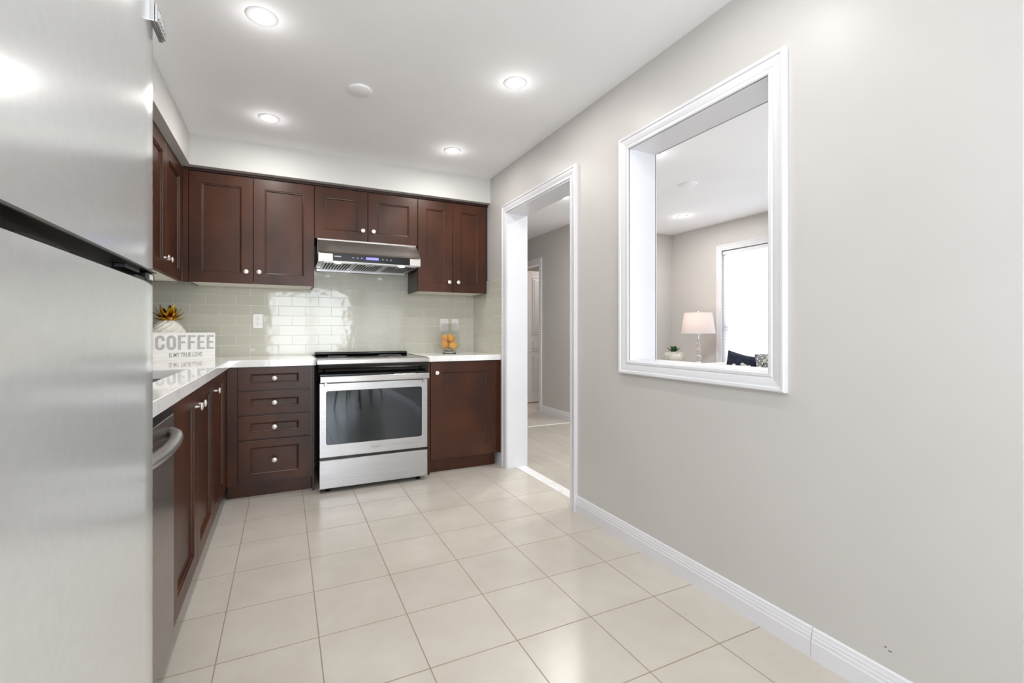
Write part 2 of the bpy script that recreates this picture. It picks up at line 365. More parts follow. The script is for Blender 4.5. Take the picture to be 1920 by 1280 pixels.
casing('trim_doorway_far', XR2, 1, DY0, DY1, 0, DZ, CP, True)
casing('trim_pass_through', XR, -1, PY0+.008, PY1-.008, PZ0+.008, PZ1-.008, CP, False)
casing('trim_pass_through_far', XR2, 1, PY0+.008, PY1-.008, PZ0+.008, PZ1-.008, CP, False)
bm = bm_()   # jamb lining of the doorway
box(bm, XR-.004, XR2+.004, DY1-.012, DY1+.001, 0, DZ); box(bm, XR-.004, XR2+.004, DY0-.001, DY0+.012, 0, DZ); box(bm, XR-.004, XR2+.004, DY0, DY1, DZ-.012, DZ+.001)
struct('trim_doorway_jamb', bm, 'trim')
bm = bm_()
box(bm, XR-.004, XR2+.004, PY1-.012, PY1+.001, PZ0, PZ1); box(bm, XR-.004, XR2+.004, PY0-.001, PY0+.012, PZ0, PZ1)
box(bm, XR-.004, XR2+.004, PY0, PY1, PZ1-.012, PZ1+.001); box(bm, XR-.004, XR2+.004, PY0, PY1, PZ0-.001, PZ0+.014)
struct('trim_pass_through_jamb', bm, 'trim')
casing('trim_hall_doorway', 3.24, -1, HY0, HY1, 0, HZ, CP, True)
bm = bm_(); box(bm, 3.236, 3.36, HY0-.001, HY0+.012, 0, HZ); box(bm, 3.236, 3.36, HY1-.012, HY1+.001, 0, HZ); box(bm, 3.236, 3.36, HY0, HY1, HZ-.012, HZ+.001)
struct('trim_hall_jamb', bm, 'trim')
# baseboards
BP = [(0, 0), (.016, 0), (.016, .058), (.0135, .062), (.0135, .072), (.011, .076), (.011, .083), (.0085, .088), (.007, .098), (.003, .102), (0, .102)]
def baseboard(name, axis, face, sgn, a0, a1):
    bm = bm_()
    if axis == 'Y': extrude_poly(bm, BP, lambda d, z: (face+sgn*d, a0, z), lambda d, z: (face+sgn*d, a1, z))
    else: extrude_poly(bm, BP, lambda d, z: (a0, face+sgn*d, z), lambda d, z: (a1, face+sgn*d, z))
    struct(name, bm, 'trim')
baseboard('baseboard_right', 'Y', XR, -1, .975, DY0-.065)
baseboard('baseboard_right_near', 'Y', XR, -1, .477, .973)
baseboard('baseboard_right_recess', 'Y', XR+.05, -1, YK, .476)
baseboard('baseboard_right_corner', 'Y', XR, -1, DY1+.065, 3.72)
baseboard('baseboard_rear', 'X', YK, 1, XL, XR)
baseboard('baseboard_left', 'Y', XL, 1, YK, .2)
baseboard('baseboard_hall', 'Y', 3.24, -1, 4.80, HY0-.065)
baseboard('baseboard_living_end', 'X', 4.8, -1, 3.24, XW)
baseboard('baseboard_living_window', 'Y', XW, -1, -1.6, 4.8)
# gouge in the paint low on the right wall
bm = bm_()
for (y, z, l) in ((.764, .163, .006), (.752, .157, .009)):
    box(bm, XR-.0004, XR+.001, y-l/2, y+l/2, z-.0012, z+.0012)
struct('wall_right_scratch', bm, 'blackgap')

# living room window: casing, reveal, glass, pleated blind
casing('window_1_casing', XW, -1, WY0, WY1, WZ0, WZ1, CP, False)
bm = bm_(); 
box(bm, XW+.06, XW+.10, WY0, WY0+.05, WZ0, WZ1); box(bm, XW+.06, XW+.10, WY1-.05, WY1, WZ0, WZ1)
box(bm, XW+.06, XW+.10, WY0, WY1, WZ0, WZ0+.05); box(bm, XW+.06, XW+.10, WY0, WY1, WZ1-.05, WZ1); box(bm, XW+.06, XW+.10, WY0, WY1, 1.14, 1.19)
struct('window_1', bm, 'trim')
bm = bm_(); nn = 78; prev = None
for k in range(nn+1):
    z = WZ0+.02+(WZ1-.05-WZ0-.02)*k/nn; x = XW+.030+(.007 if k % 2 else -.003)
    cur = (bm.verts.new((x, WY0+.006, z)), bm.verts.new((x, WY1-.006, z)))
    if prev: bm.faces.new((prev[0], prev[1], cur[1], cur[0]))
    prev = cur
bl = thing('pleated_blind', 'white pleated blind drawn down over the living room window', 'blind', (XW+.03, (WY0+WY1)/2, WZ1))
obj('fabric', bm, 'blind', bl)
obj('head_rail', B1(XW+.012, XW+.05, WY0+.004, WY1-.004, WZ1-.05, WZ1-.008, bev=.003), 'trim', bl)
obj('bottom_rail', B1(XW+.018, XW+.042, WY0+.006, WY1-.006, WZ0+.005, WZ0+.022, bev=.002), 'trim', bl)

# hall door leaf, standing open
hd = thing('panel_door', 'white three-panel interior door standing open beyond the hall doorway', 'door', (3.40, 6.33, .015))
bm = bm_(); box(bm, 3.405, 4.165, 6.314, 6.345, .018, 2.07)
obj('door_leaf', bm, 'trim', hd)
for z0, z1 in ((.2, .745), (.82, .985), (1.085, 1.965)):
    for x0 in (3.52, 3.82):
        x1 = x0+.235; mp = lambda u, v, d: (u, 6.314-d, v)
        obj('door_panel', loft(bm_(), [(x0, x1, z0, z1, 0), (x0+.004, x1-.004, z0+.004, z1-.004, .006), (x0+.02, x1-.02, z0+.02, z1-.02, .0015), (x0+.035, x1-.035, z0+.035, z1-.035, .007)], mp), 'trim', hd)
obj('door_knob', lathe(bm_(), [(.025, 0), (.025, .004), (.01, .008), (.01, .03), (.024, .04), (.026, .052), (.018, .062), (0, .065)], (4.1, 6.314, .95), '-Y', 16), 'nickel', hd, True)

# ------------------------------------------------------------------ recessed lights and ceiling plates
def pot(name='recessed_light'):
    t = thing(name, 'x', 'light', (0, 0, ZC))
    obj('trim_ring', lathe(bm_(), [(.0425, .003), (.0445, .000), (.058, .0), (.062, .002), (.063, .006)], (0, 0, ZC-.006), 'Z', 40, cap=False), 'trim', t, True)
    obj('diffuser', lathe(bm_(), [(0, -.006), (.02, -.0055), (.034, -.0035), (.042, 0), (.042, .006), (0, .006)], (0, 0, ZC-.004), 'Z', 40), 'led', t, True)
    return t
p0 = pot()
pots = [(-.088, 2.22, 'recessed ceiling light nearest above the refrigerator side'), (-.088, 3.254, 'recessed ceiling light in front of the left corner wall cabinets'),
        (1.134, 2.225, 'recessed ceiling light between the round plate and the pass-through wall'), (1.134, 3.255, 'recessed ceiling light in front of the narrow right wall cabinet'),
        (2.54, 3.9, 'recessed ceiling light seen through the tall doorway'), (4.213, 3.954, 'recessed ceiling light in the living room above the table lamp'),
        (2.553, 2.688, 'recessed ceiling light seen at the upper left corner of the pass-through'),
        (-.088, 1.18, 'recessed ceiling light over the refrigerator front'), (1.134, 1.18, 'recessed ceiling light overhead nearest the camera by the long wall'), 
        (.52, -.9, 'recessed ceiling light behind the camera'), (4.2, 6.0, 'unseen recessed ceiling light added to light the room behind the open hall door')]  # last one is unseen, added to light the room beyond the hall
PW = {0: 4, 1: 4, 2: 3.4, 3: 3.8, 4: 11, 5: 8, 6: 8, 7: 3.2, 8: 2.6, 9: 5, 10: 11}
for i, (x, y, lab) in enumerate(pots):
    t = p0 if i == 0 else copy_tree(p0); t.location = (x, y, ZC); tag(t, lab, 'light', 'recessed ceiling lights')
    d = bpy.data.lights.new('recessed_lamp', 'AREA'); d.shape = 'DISK'; d.size = .08; d.energy = PW[i]; d.color = (1, .97, .93) if i != 10 else (1, .88, .78)
    o = bpy.data.objects.new('recessed_lamp', d); COL.objects.link(o); o.location = (x, y, ZC-.016)
    d = bpy.data.lights.new('recessed_lamp_rim', 'POINT'); d.energy = .28; d.shadow_soft_size = .03; d.color = (1, .98, .96)
    o = bpy.data.objects.new('recessed_lamp_rim', d); COL.objects.link(o); o.location = (x, y, ZC-.075)
def disc(x, y, r, lab):
    o = obj('ceiling_plate', lathe(bm_(), [(0, 0), (r-.006, 0), (r-.002, .002), (r, .006), (r, .012), (0, .012)], (x, y, ZC-.012), 'Z', 48), 'ceiling', None, True)
    tag(o, lab, 'ceiling plate')
disc(.381, 2.657, .063, 'round white cover plate flush on the kitchen ceiling')
disc(3.348, 3.073, .075, 'round white cover plate on the living room ceiling')

# ------------------------------------------------------------------ cabinetry
MAPS = {'back': lambda face: (lambda u, v, d: (u, face-d, v)), 'left': lambda face: (lambda u, v, d: (face+d, u, v))}
def knob(parent, side, face, u, v, r=.0165):
    pr = [(.0065, 0), (.0065, .002), (.0042, .006), (.0042, .013), (.008, .017), (r*.85, .0195), (r, .022), (r*.93, .0255), (r*.6, .028), (0, .0288)]
    org = (u, face, v) if side == 'back' else (face, u, v)
    return obj('knob', lathe(bm_(), pr, org, '-Y' if side == 'back' else 'X', 20), 'nickel', parent, True)
def front(parent, name, side, face, u0, u1, v0, v1, rail=.072, railv=None, kn=None, th=.0190):
    """shaker front with a stepped inner moulding; face = plane of its front"""
    rv = rail if railv is None else railv; mp = MAPS[side](face)
    R = [(0, 0, -th), (0, 0, -.0016), (.0016, .0016, 0)]
    rects = [(u0+a, u1-a, v0+b, v1-b, d) for a, b, d in R]
    for a, d in ((0, 0), (.0012, -.005), (.008, -.0065), (.0092, -.013), (.0125, -.0145)):
        rects.append((u0+rail+a, u1-rail-a, v0+rv+a, v1-rv-a, d))
    o = obj(name, loft(bm_(), rects, mp), 'wood', parent)
    if kn: knob(o, side, face, *kn)
    return o
G = .0016  # half gap between fronts
F = 3.77
# wall cabinets on the back wall
def carcass(parent, x0, x1, y0, y1, z0, z1, side):
    bm = bm_(); t = .016
    if side == 'back':
        box(bm, x0, x0+t, y0, y1, z0, z1); box(bm, x1-t, x1, y0, y1, z0, z1); box(bm, x0+t, x1-t, y0, y1, z1-t, z1); box(bm, x0+t, x1-t, y1-.006, y1, z0, z1)
    else:
        box(bm, x0, x1, y0, y0+t, z0, z1); box(bm, x0, x1, y1-t, y1, z0, z1); box(bm, x0, x1, y0+t, y1-t, z1-t, z1); box(bm, x0, x0+.006, y0+t, y1-t, z0, z1)
    return obj('body', bm, 'wood_dark', parent)
def underside(parent, x0, x1, y0, y1, z): obj('bottom_panel', B1(x0, x1, y0, y1, z, z+.016), 'melamine', parent, label='pale underside of the wall cabinet')
zt = 2.230; zb = 1.466; ZM = 1.834
c = thing('wall_cabinet', 'dark brown two-door wall cabinet left of the range hood', 'cabinet', (0, F+.02, zb))
carcass(c, -.597, .205, F+.020, YB-.011, zb, zt+.008, 'back'); underside(c, -.581, .189, F+.021, YB-.018, zb)
front(c, 'door', 'back', F, -.597+G, -.205-G, zb, zt, kn=(-.249, 1.550)); front(c, 'door', 'back', F, -.205+G, .205-G, zb, zt, kn=(-.167, 1.552))
obj('end_strip', B1(.1935, .205, F+.002, F+.0195, zb-.014, zb-.0005), 'wood_dark', c)
c = thing('wall_cabinet', 'short dark brown two-door cabinet above the range hood', 'cabinet', (.6, F+.02, ZM))
carcass(c, .206, 1.007, F+.020, YB-.011, ZM, zt+.008, 'back'); obj('bottom_panel', B1(.222, .991, F+.021, YB-.018, ZM, ZM+.016), 'wood_dark', c)
front(c, 'door', 'back', F, .206+G, .602-G, ZM, zt, kn=(.561, 1.918)); front(c, 'door', 'back', F, .602+G, 1.007-G, ZM, zt, kn=(.643, 1.918))
c = thing('wall_cabinet', 'narrow dark brown two-door wall cabinet in the right corner', 'cabinet', (1.3, F+.02, 1.460))
carcass(c, 1.008, 1.624, F+.020, YB-.011, 1.460, zt+.008, 'back'); underside(c, 1.024, 1.608, F+.021, YB-.018, 1.460)
front(c, 'door', 'back', F, 1.008+G, 1.316-G, 1.460, zt, kn=(1.280, 1.545)); front(c, 'door', 'back', F, 1.316+G, 1.624-G, 1.460, zt, kn=(1.362, 1.546))
obj('filler', B1(1.6245, XR-.0005, F+.022, F+.036, 1.460, zt+.008), 'wood_dark', c)
FL = -.632
# top rail running along all wall cabinets
o = obj('cabinet_top_rail', box(box(bm_(), FL+.004, XR-.001, F+.006, F+.021, zt+.009, BZ-.0005), FL-.021, FL-.006, 1.9, F+.006, zt+.009, BZ-.0005), 'wood_dark')
tag(o, 'dark top rail between the wall cabinets and the bulkhead', 'trim')
# wall cabinets on the left wall
c = thing('wall_cabinet', 'dark brown two-door wall cabinet on the left wall beside the refrigerator', 'cabinet', (FL, 3.3, 1.46))
carcass(c, XL+.001, FL-.020, 2.83, 3.755, 1.460, zt+.008, 'left'); obj('bottom_panel', B1(XL+.008, FL-.021, 2.846, 3.739, 1.460, 1.476), 'melamine', c, label='pale underside of the wall cabinet')
front(c, 'door', 'left', FL, 2.83+G, 3.290-G, 1.460, zt, kn=(3.246, 1.552)); front(c, 'door', 'left', FL, 3.290+G, 3.750-G, 1.460, zt, kn=(3.334, 1.552))
obj('corner_filler', B1(FL+.0005, -.5985, F+.002, F+.019, 1.462, zt+.008), 'wood', c)
c = thing('wall_cabinet', 'dark brown wall cabinet on the left wall hidden mostly behind the refrigerator', 'cabinet', (FL, 2.3, 1.46))
carcass(c, XL+.001, FL-.020, 1.9, 2.829, 1.460, zt+.008, 'left'); obj('bottom_panel', B1(XL+.008, FL-.021, 1.916, 2.813, 1.460, 1.476), 'melamine', c)
front(c, 'door', 'left', FL, 1.9+G, 2.365-G, 1.460, zt, kn=(2.32, 1.552)); front(c, 'door', 'left', FL, 2.365+G, 2.829-G, 1.460, zt, kn=(2.41, 1.552))

# base cabinets on the back wall
FB = 3.492; ZD = .113; ZT = .884
c = thing('base_cabinet', 'dark brown base cabinet with four drawers left of the range', 'cabinet', (-.06, FB+.02, 0))
bm = bm_(); box(bm, -.30, .176, FB+.020, YB-.001, .1, CT-.046); obj('body', bm, 'wood_dark', c)
obj('toe_kick', B1(-.345, .174, 3.552, 3.57, 0, .108), 'wood', c)
for k, (z0, z1) in enumerate(((.7255, .884), (.563, .718), (.398, .555), (.113, .390))):
    rv = .048 if k < 3 else .048
    front(c, 'drawer', 'back', FB, -.281, .162, z0, z1, rail=.073, railv=rv, kn=(-.062, (z0+z1)/2+(0 if k < 3 else 0)))
obj('filler', B1(-.3425, -.284, FB+.0005, FB+.019, .1, .884), 'wood', c)
obj('end_panel', B1(.176, .189, FB+.006, YB-.001, 0, .884), 'wood', c)
c = thing('base_cabinet', 'dark brown single-door base cabinet right of the range', 'cabinet', (1.32, FB+.02, 0))
obj('body', B1(1.03, 1.64, FB+.020, YB-.001, .11, CT-.046), 'wood_dark', c)
obj('toe_kick', B1(1.0305, 1.612, 3.547, 3.565, 0, .112), 'wood', c)
front(c, 'door', 'back', FB, 1.036, 1.602, .111, .881, rail=.082, kn=(1.083, .796))
obj('filler', B1(1.605, 1.640, FB+.004, FB+.019, .111, .881), 'wood', c)
obj('end_panel', B1(1.012, 1.0295, FB+.001, YB-.001, 0, .884), 'wood', c)
# base cabinets on the left wall
FX = -.343
c = thing('base_cabinet', 'dark brown sink cabinet with two doors beside the dishwasher', 'cabinet', (FX, 2.37, 0))
bm = bm_(); t = .016; x0, x1 = XL+.001, FX-.020
box(bm, x0, x1, 1.885, 1.885+t, .1, .884); box(bm, x0, x1, 2.845, 2.845+t, .1, .884); box(bm, x0, x0+.006, 1.9, 2.845, .1, .884); box(bm, x0, x1, 1.9, 2.845, .1, .116); box(bm, x1-t, x1, 1.9, 2.845, .85, .884)
obj('body', bm, 'wood_dark', c)
front(c, 'door', 'left', FX, 1.885+G, 2.372-G, .105, .881, kn=(2.325, .80)); front(c, 'door', 'left', FX, 2.372+G, 2.862-G, .105, .881, kn=(2.42, .80))
obj('toe_kick', B1(FX-.075, FX-.057, 1.885, 2.862, 0, .1), 'wood_dark', c)
c = thing('base_cabinet', 'dark brown corner base cabinet with a narrow door beside the drawers', 'cabinet', (FX, 3.15, 0))
obj('body', B1(XL+.001, FX-.020, 2.863, 3.50, .1, .884), 'wood_dark', c)
front(c, 'door', 'left', FX, 2.863+G, 3.385, .105, .881, kn=(2.915, .80))
obj('filler', B1(FX-.019, FX-.002, 3.388, 3.500, .1, .884), 'wood', c)
obj('toe_kick', B1(FX-.075, FX-.057, 2.863, 3.551, 0, .1), 'wood_dark', c)
# cabinet strip between dishwasher and refrigerator
c = thing('base_cabinet', 'narrow dark base cabinet between dishwasher and refrigerator', 'cabinet', (FX, 1.17, 0))
obj('body', B1(XL+.001, FX-.020, 1.06, 1.268, .0, .884), 'wood_dark', c); front(c, 'door', 'left', FX, 1.062, 1.266, .105, .881, rail=.05)

# worktops
ZS = CT-.045
bm = bm_(); ex = -.325; ey = 3.472
# left run with the sink cut-out, then the back run (one slab, tiled of blocks sharing faces)
sx0, sx1, sy0, sy1 = -.86, -.45, 1.98, 2.80
def slab(bm, cells, z0, z1):
    """watertight slab made of grid cells given as a boolean grid"""
    xs, ys, on = cells; V = {}
    def v(i, j, z):
        if (i, j, z) not in V: V[(i, j, z)] = bm.verts.new((xs[i], ys[j], z))
        return V[(i, j, z)]
    nx, ny = len(xs)-1, len(ys)-1; isin = lambda i, j: 0 <= i < nx and 0 <= j < ny and on(i, j)
    for i in range(nx):
        for j in range(ny):
            if not isin(i, j): continue
            bm.faces.new((v(i, j, z1), v(i+1, j, z1), v(i+1, j+1, z1), v(i, j+1, z1))); bm.faces.new((v(i, j, z0), v(i, j+1, z0), v(i+1, j+1, z0), v(i+1, j, z0)))
            for di, dj, a, b in ((-1, 0, (i, j), (i, j+1)), (1, 0, (i+1, j+1), (i+1, j)), (0, -1, (i+1, j), (i, j)), (0, 1, (i, j+1), (i+1, j+1))):
                if not isin(i+di, j+dj): bm.faces.new((v(*a, z0), v(*a, z1), v(*b, z1), v(*b, z0)))
xs = [XL+.009, sx0, sx1, ex, .199]; ys = [1.045, sy0, sy1, ey, YB-.011]
slab(bm, (xs, ys, lambda i, j: (j == 3) or (i <= 2 and not (i == 1 and j == 1))), ZS, CT)
bmesh.ops.recalc_face_normals(bm, faces=bm.faces)
es = [e for e in bm.edges if len(e.link_faces) == 2 and e.calc_face_angle(0) > 1 and all(v_.co.z > CT-.001 for v_ in e.verts)]
bmesh.ops.bevel(bm, geom=es, offset=.003, segments=2, affect='EDGES')
tag(obj('worktop', bm, 'quartz'), 'white quartz L-shaped worktop with the sink, left of the range', 'worktop')
tag(obj('worktop', B1(1.001, XR-.009, ey, YB-.011, ZS, CT, bev=.003), 'quartz'), 'short white quartz worktop right of the range', 'worktop')
# undermount sink
bm = bm_(); d = .19
for a in ((sx0-.012, sx1+.012, sy0-.012, sy0+.001), (sx0-.012, sx1+.012, sy1-.001, sy1+.012), (sx0-.012, sx0+.001, sy0, sy1), (sx1-.001, sx1+.012, sy0, sy1)): box(bm, *a, ZS-d, ZS-.0005)
box(bm, sx0-.012, sx1+.012, sy0-.012, sy1+.012, ZS-d-.012, ZS-d)
sk = thing('sink', 'stainless undermount kitchen sink set in the left worktop', 'sink', (-.65, 2.39, ZS-d-.012))
obj('basin', bm, 'steel', sk); obj('drain', lathe(bm_(), [(.045, 0), (.045, .003), (.03, .002), (0, .001)], (-.7, 2.39, ZS-d), 'Z', 24), 'chrome', sk, True)

# ------------------------------------------------------------------ range
sx0_, sx1_ = .216, .982; FY = 3.385
st = thing('range', 'stainless steel slide-in electric range with black glass top between the base cabinets', 'range', (.6, 3.7, 0))
obj('body', B1(sx0_+.004, sx1_-.004, FY+.035, 4.09, .045, .905), 'black', st)
bm = bm_(); box(bm, .202, .992, 3.40, 4.085, .915, .925, bev=.003); obj('cooktop', bm, 'blackglass', st, label='black glass cooktop')
bm = bm_()   # steel rim of the cooktop
box(bm, .200, .994, 3.372, 3.400, .893, .926, bev=.004); box(bm, .200, .2105, 3.400, 4.085, .905, .928, bev=.002); box(bm, .9835, .994, 3.400, 4.085, .905, .928, bev=.002)
obj('cooktop_trim', bm, 'steelx', st, label='stainless rim of the cooktop')
# burner rings
for (x, y, rr) in ((.38, 3.58, .095), (.80, 3.58, .075), (.38, 3.88, .07), (.80, 3.88, .09)):
    bm = bm_(); lathe(bm, [(rr, 0), (rr, .0006), (rr-.004, .0006), (rr-.004, 0)], (x, y, .9252), 'Z', 40, cap=False); obj('burner_ring', bm, 'grey_ink', st)
# sloping black control fascia
prof = [(3.376, .8925), (3.374, .885), (3.385, .862), (3.398, .840), (3.402, .822), (3.46, .822), (3.46, .8925)]
obj('control_panel', extrude_poly(bm_(), prof, lambda y, z: (sx0_-.004, y, z), lambda y, z: (sx1_+.004, y, z)), 'blackglass', st, label='black glass control fascia')
# rear vent guard
prof = [(3.99+.028*math.cos(a), .938+.014*math.sin(a)) for a in [2*PI*k/16 for k in range(16)]]
bm = extrude_poly(bm_(), prof, lambda y, z: (.225, y+.05, z), lambda y, z: (.975, y+.05, z)); obj('vent_guard', bm, 'black', st, 60)
# oven door: loft with a rounded window
od = obj('oven_door', loft(bm_(), [(sx0_, sx1_-.002, .248, .762, -.033), (sx0_, sx1_-.002, .248, .762, -.003), (sx0_+.003, sx1_-.005, .251, .759, 0)], MAPS['back'](FY)), 'steel', st)
def rrect(u0, u1, v0, v1, r, n=6):
    pts = []
    for cx, cy, a0 in ((u1-r, v0+r, -PI/2), (u1-r, v1-r, 0), (u0+r, v1-r, PI/2), (u0+r, v0+r, PI)):
        for k in range(n+1): a = a0+PI/2*k/n; pts.append((cx+r*math.cos(a), cy+r*math.sin(a)))
    return pts
obj('window', extrude_poly(bm_(), rrect(.262, .933, .338, .706, .014), lambda u, v: (u, FY+.005, v), lambda u, v: (u, FY-.0015, v)), 'ovenglass', od, label='dark reflective oven window')
bm = bm_()   # thin dark gasket line round the window
obj('window_seal', extrude_poly(bm_(), rrect(.259, .936, .335, .709, .016), lambda u, v: (u, FY+.004, v), lambda u, v: (u, FY-.0008, v)), 'black', od)
bm = bm_(); box(bm, sx0_+.001, sx1_-.001, FY-.050, FY-.034, .770, .813, bev=.004, seg=3)
for x in (sx0_+.03, sx1_-.045): box(bm, x, x+.018, FY-.036, FY+.0, .742, .775, bev=.002)
obj('handle', bm, 'steelx', od, label='flat stainless oven handle')
bm = bm_(); box(bm, sx0_+.004, sx1_-.006, FY+.002, FY+.034, .7625, .822)
obj('door_vent', bm, 'black', st)
obj('reflection_strip', B1(.73, .885, FY-.001, FY+.0015, .806, .812), 'nickel', st)  # pale strip standing in for a light reflection above the handle
bm = text_bm('Whirlpool', .019, 1.0, .0002); bmesh.ops.rotate(bm, matrix=Matrix.Rotation(PI/2, 3, 'X'), verts=bm.verts)
bmesh.ops.translate(bm, vec=(.598, FY-.0008, .287), verts=bm.verts); obj('door_lettering', bm, 'dark_ink', od)
obj('drawer', loft(bm_(), [(sx0_, sx1_-.002, .033, .229, -.03), (sx0_, sx1_-.002, .033, .229, -.003), (sx0_+.003, sx1_-.005, .036, .226, 0)], MAPS['back'](FY)), 'steel', st, label='stainless storage drawer')
obj('drawer_gap', B1(sx0_+.002, sx1_-.004, FY+.006, FY+.034, .228, .249), 'black', st)
for x, y in ((.275, 3.44), (.92, 3.44), (.275, 4.02), (.92, 4.02)): obj('foot', lathe(bm_(), [(.016, 0), (.018, .004), (.018, .014), (.009, .018), (.009, .046)], (x, y, 0), 'Z', 16), 'black', st, True)

# ------------------------------------------------------------------ range hood
hd = thing('range_hood', 'stainless under-cabinet range hood with black touch panel', 'range hood', (.607, 3.86, 1.64))
hx0, hx1, hy = .224, .990, 3.622
bm = bm_(); box(bm, hx0, hx1, hy+.004, 4.108, 1.646, 1.700); box(bm, hx0+.002, hx1-.002, 3.755, 4.108, 1.700, 1.833); obj('body', bm, 'steelx', hd)
# visor, a bent plate with clipped lower corners
bm = bm_(); rows = []
for k in range(9):
    f = k/8; y = 3.764-.150*f**1.0; z = 1.828-.124*f-.010*math.sin(PI*f)*-1
    cut = .0 if f < .75 else (.03*((f-.75)/.25)**2)
    rows.append([bm.verts.new((hx0+.001+cut*.9+(hx1-hx0-.002-cut*1.2)*j/10, y, z)) for j in range(11)])
for a, b in zip(rows, rows[1:]):
    for j in range(10): bm.faces.new((a[j], a[j+1], b[j+1], b[j]))
r_ = bmesh.ops.solidify(bm, geom=bm.faces[:], thickness=.003)
obj('visor', bm, 'hoodsteel', hd, 60)
for x, s in ((hx0+.004, 1), (hx1-.007, 1)):
    bm = bm_(); extrude_poly(bm, [(3.762, 1.823), (3.626, 1.712), (3.626, 1.700), (3.768, 1.700), (3.768, 1.823)], lambda y, z, x=x: (x, y, z), lambda y, z, x=x: (x+.003, y, z))
    obj('side_cheek', bm, 'hoodsteel', hd)
for x0, x1 in ((hx0, .3255), (.9045, hx1)): obj('front_band', B1(x0, x1, hy, hy+.004, 1.648, 1.702, bev=.001), 'hoodsteel', hd)
gp = obj('control_panel', B1(.326, .904, hy-.001, hy+.004, 1.6485, 1.7015), 'blackglass', hd, label='black glass touch panel')
obj('display', B1(.565, .659, hy-.0018, hy-.001, 1.671, 1.689), 'display', gp, label='blue lit display')
for x in (.533,): obj('indicator', lathe(bm_(), [(.0045, 0), (.0045, .0008), (0, .0008)], (x, hy-.001, 1.680), '-Y', 12), 'display', gp)
for x in (.469, .502, .692, .723, .755): obj('touch_icon', lathe(bm_(), [(.0045, 0), (.0045, .0008), (.0025, .0008), (.0025, 0)], (x, hy-.001, 1.679), '-Y', 12, cap=False), 'uiwhite', gp)
bm = bm_()
for k in range(7): box(bm, .336+k*.0068, .3415+k*.0068, hy-.0016, hy-.001, 1.679, 1.686)
obj('emblem', bm, 'uiwhite', gp)
obj('underside', B1(hx0, hx1, hy, 4.108, 1.640, 1.646), 'steelx', hd)
for k in range(3):   # baffle filters
    a = .262+k*.236; bp_ = obj('baffle_filter', B1(a, a+.230, 3.655, 4.045, 1.6365, 1.6405, bev=.001), 'steel', hd)
    bm = bm_()
    for q in range(9):
        x = a+.018+q*.0215; short = .09 if q in (3, 4, 5) else 0
        box(bm, x, x+.0105, 3.675+short, 4.03, 1.6355, 1.6368)
    obj('slots', bm, 'blackgap', bp_)
for x in (.362, .842):
    obj('lamp', lathe(bm_(), [(0, 0), (.022, 0), (.024, .002), (.024, .006), (0, .006)], (x, 3.64, 1.6345), 'Z', 20), 'hoodled', hd)
    d = bpy.data.lights.new('hood_spot', 'SPOT'); d.energy = 4; d.spot_size = 2.2; d.spot_blend = .6; d.shadow_soft_size = .02
    o = bpy.data.objects.new('hood_spot', d); COL.objects.link(o); o.location = (x, 3.64, 1.628)
obj('grease_tray', B1(.235, .968, 4.062, 4.100, 1.618, 1.640, bev=.003), 'steel', hd)

# ------------------------------------------------------------------ outlets
def plate(x0, x1, z0, z1, label, kind):
    t = thing('wall_outlet' if kind != 'switch' else 'light_switch', label, 'outlet' if kind != 'switch' else 'switch', ((x0+x1)/2, YB-.01, (z0+z1)/2))
    p = obj('cover_plate', loft(bm_(), [(x0, x1, z0, z1, 0), (x0, x1, z0, z1, .003), (x0+.002, x1-.002, z0+.002, z1-.002, .0055)], MAPS['back'](YB-.0105)), 'plate', t)
    cx = (x0+x1)/2; cz = (z0+z1)/2
    r = obj('insert', loft(bm_(), [(cx-.0165, cx+.0165, cz-.0335, cz+.0335, .004), (cx-.0165, cx+.0165, cz-.0335, cz+.0335, .0065)], MAPS['back'](YB-.0105)), 'plate', t)
    if kind != 'switch':
        for s in (1, -1):
            bm = bm_(); f = YB-.0105-.0065; c_ = cz+s*.0195
            box(bm, cx-.0075, cx-.0055, f-.0004, f+.001, c_, c_+.008); box(bm, cx+.0055, cx+.0075, f-.0004, f+.001, c_+.001, c_+.007)
            lathe(bm, [(.0025, 0), (.0025, .0004), (0, .0004)], (cx, f, c_-.006), '-Y', 10); obj('socket_slots', bm, 'slot', r)
plate(-.226, -.156, 1.146, 1.261, 'white duplex outlet on the backsplash left of the range', 'outlet')
plate(1.308, 1.390, 1.125, 1.240, 'white switch plate behind the lemon jar, nearer the range', 'switch')
plate(1.420, 1.490, 1.125, 1.240, 'white outlet behind the lemon jar, nearer the corner', 'outlet')

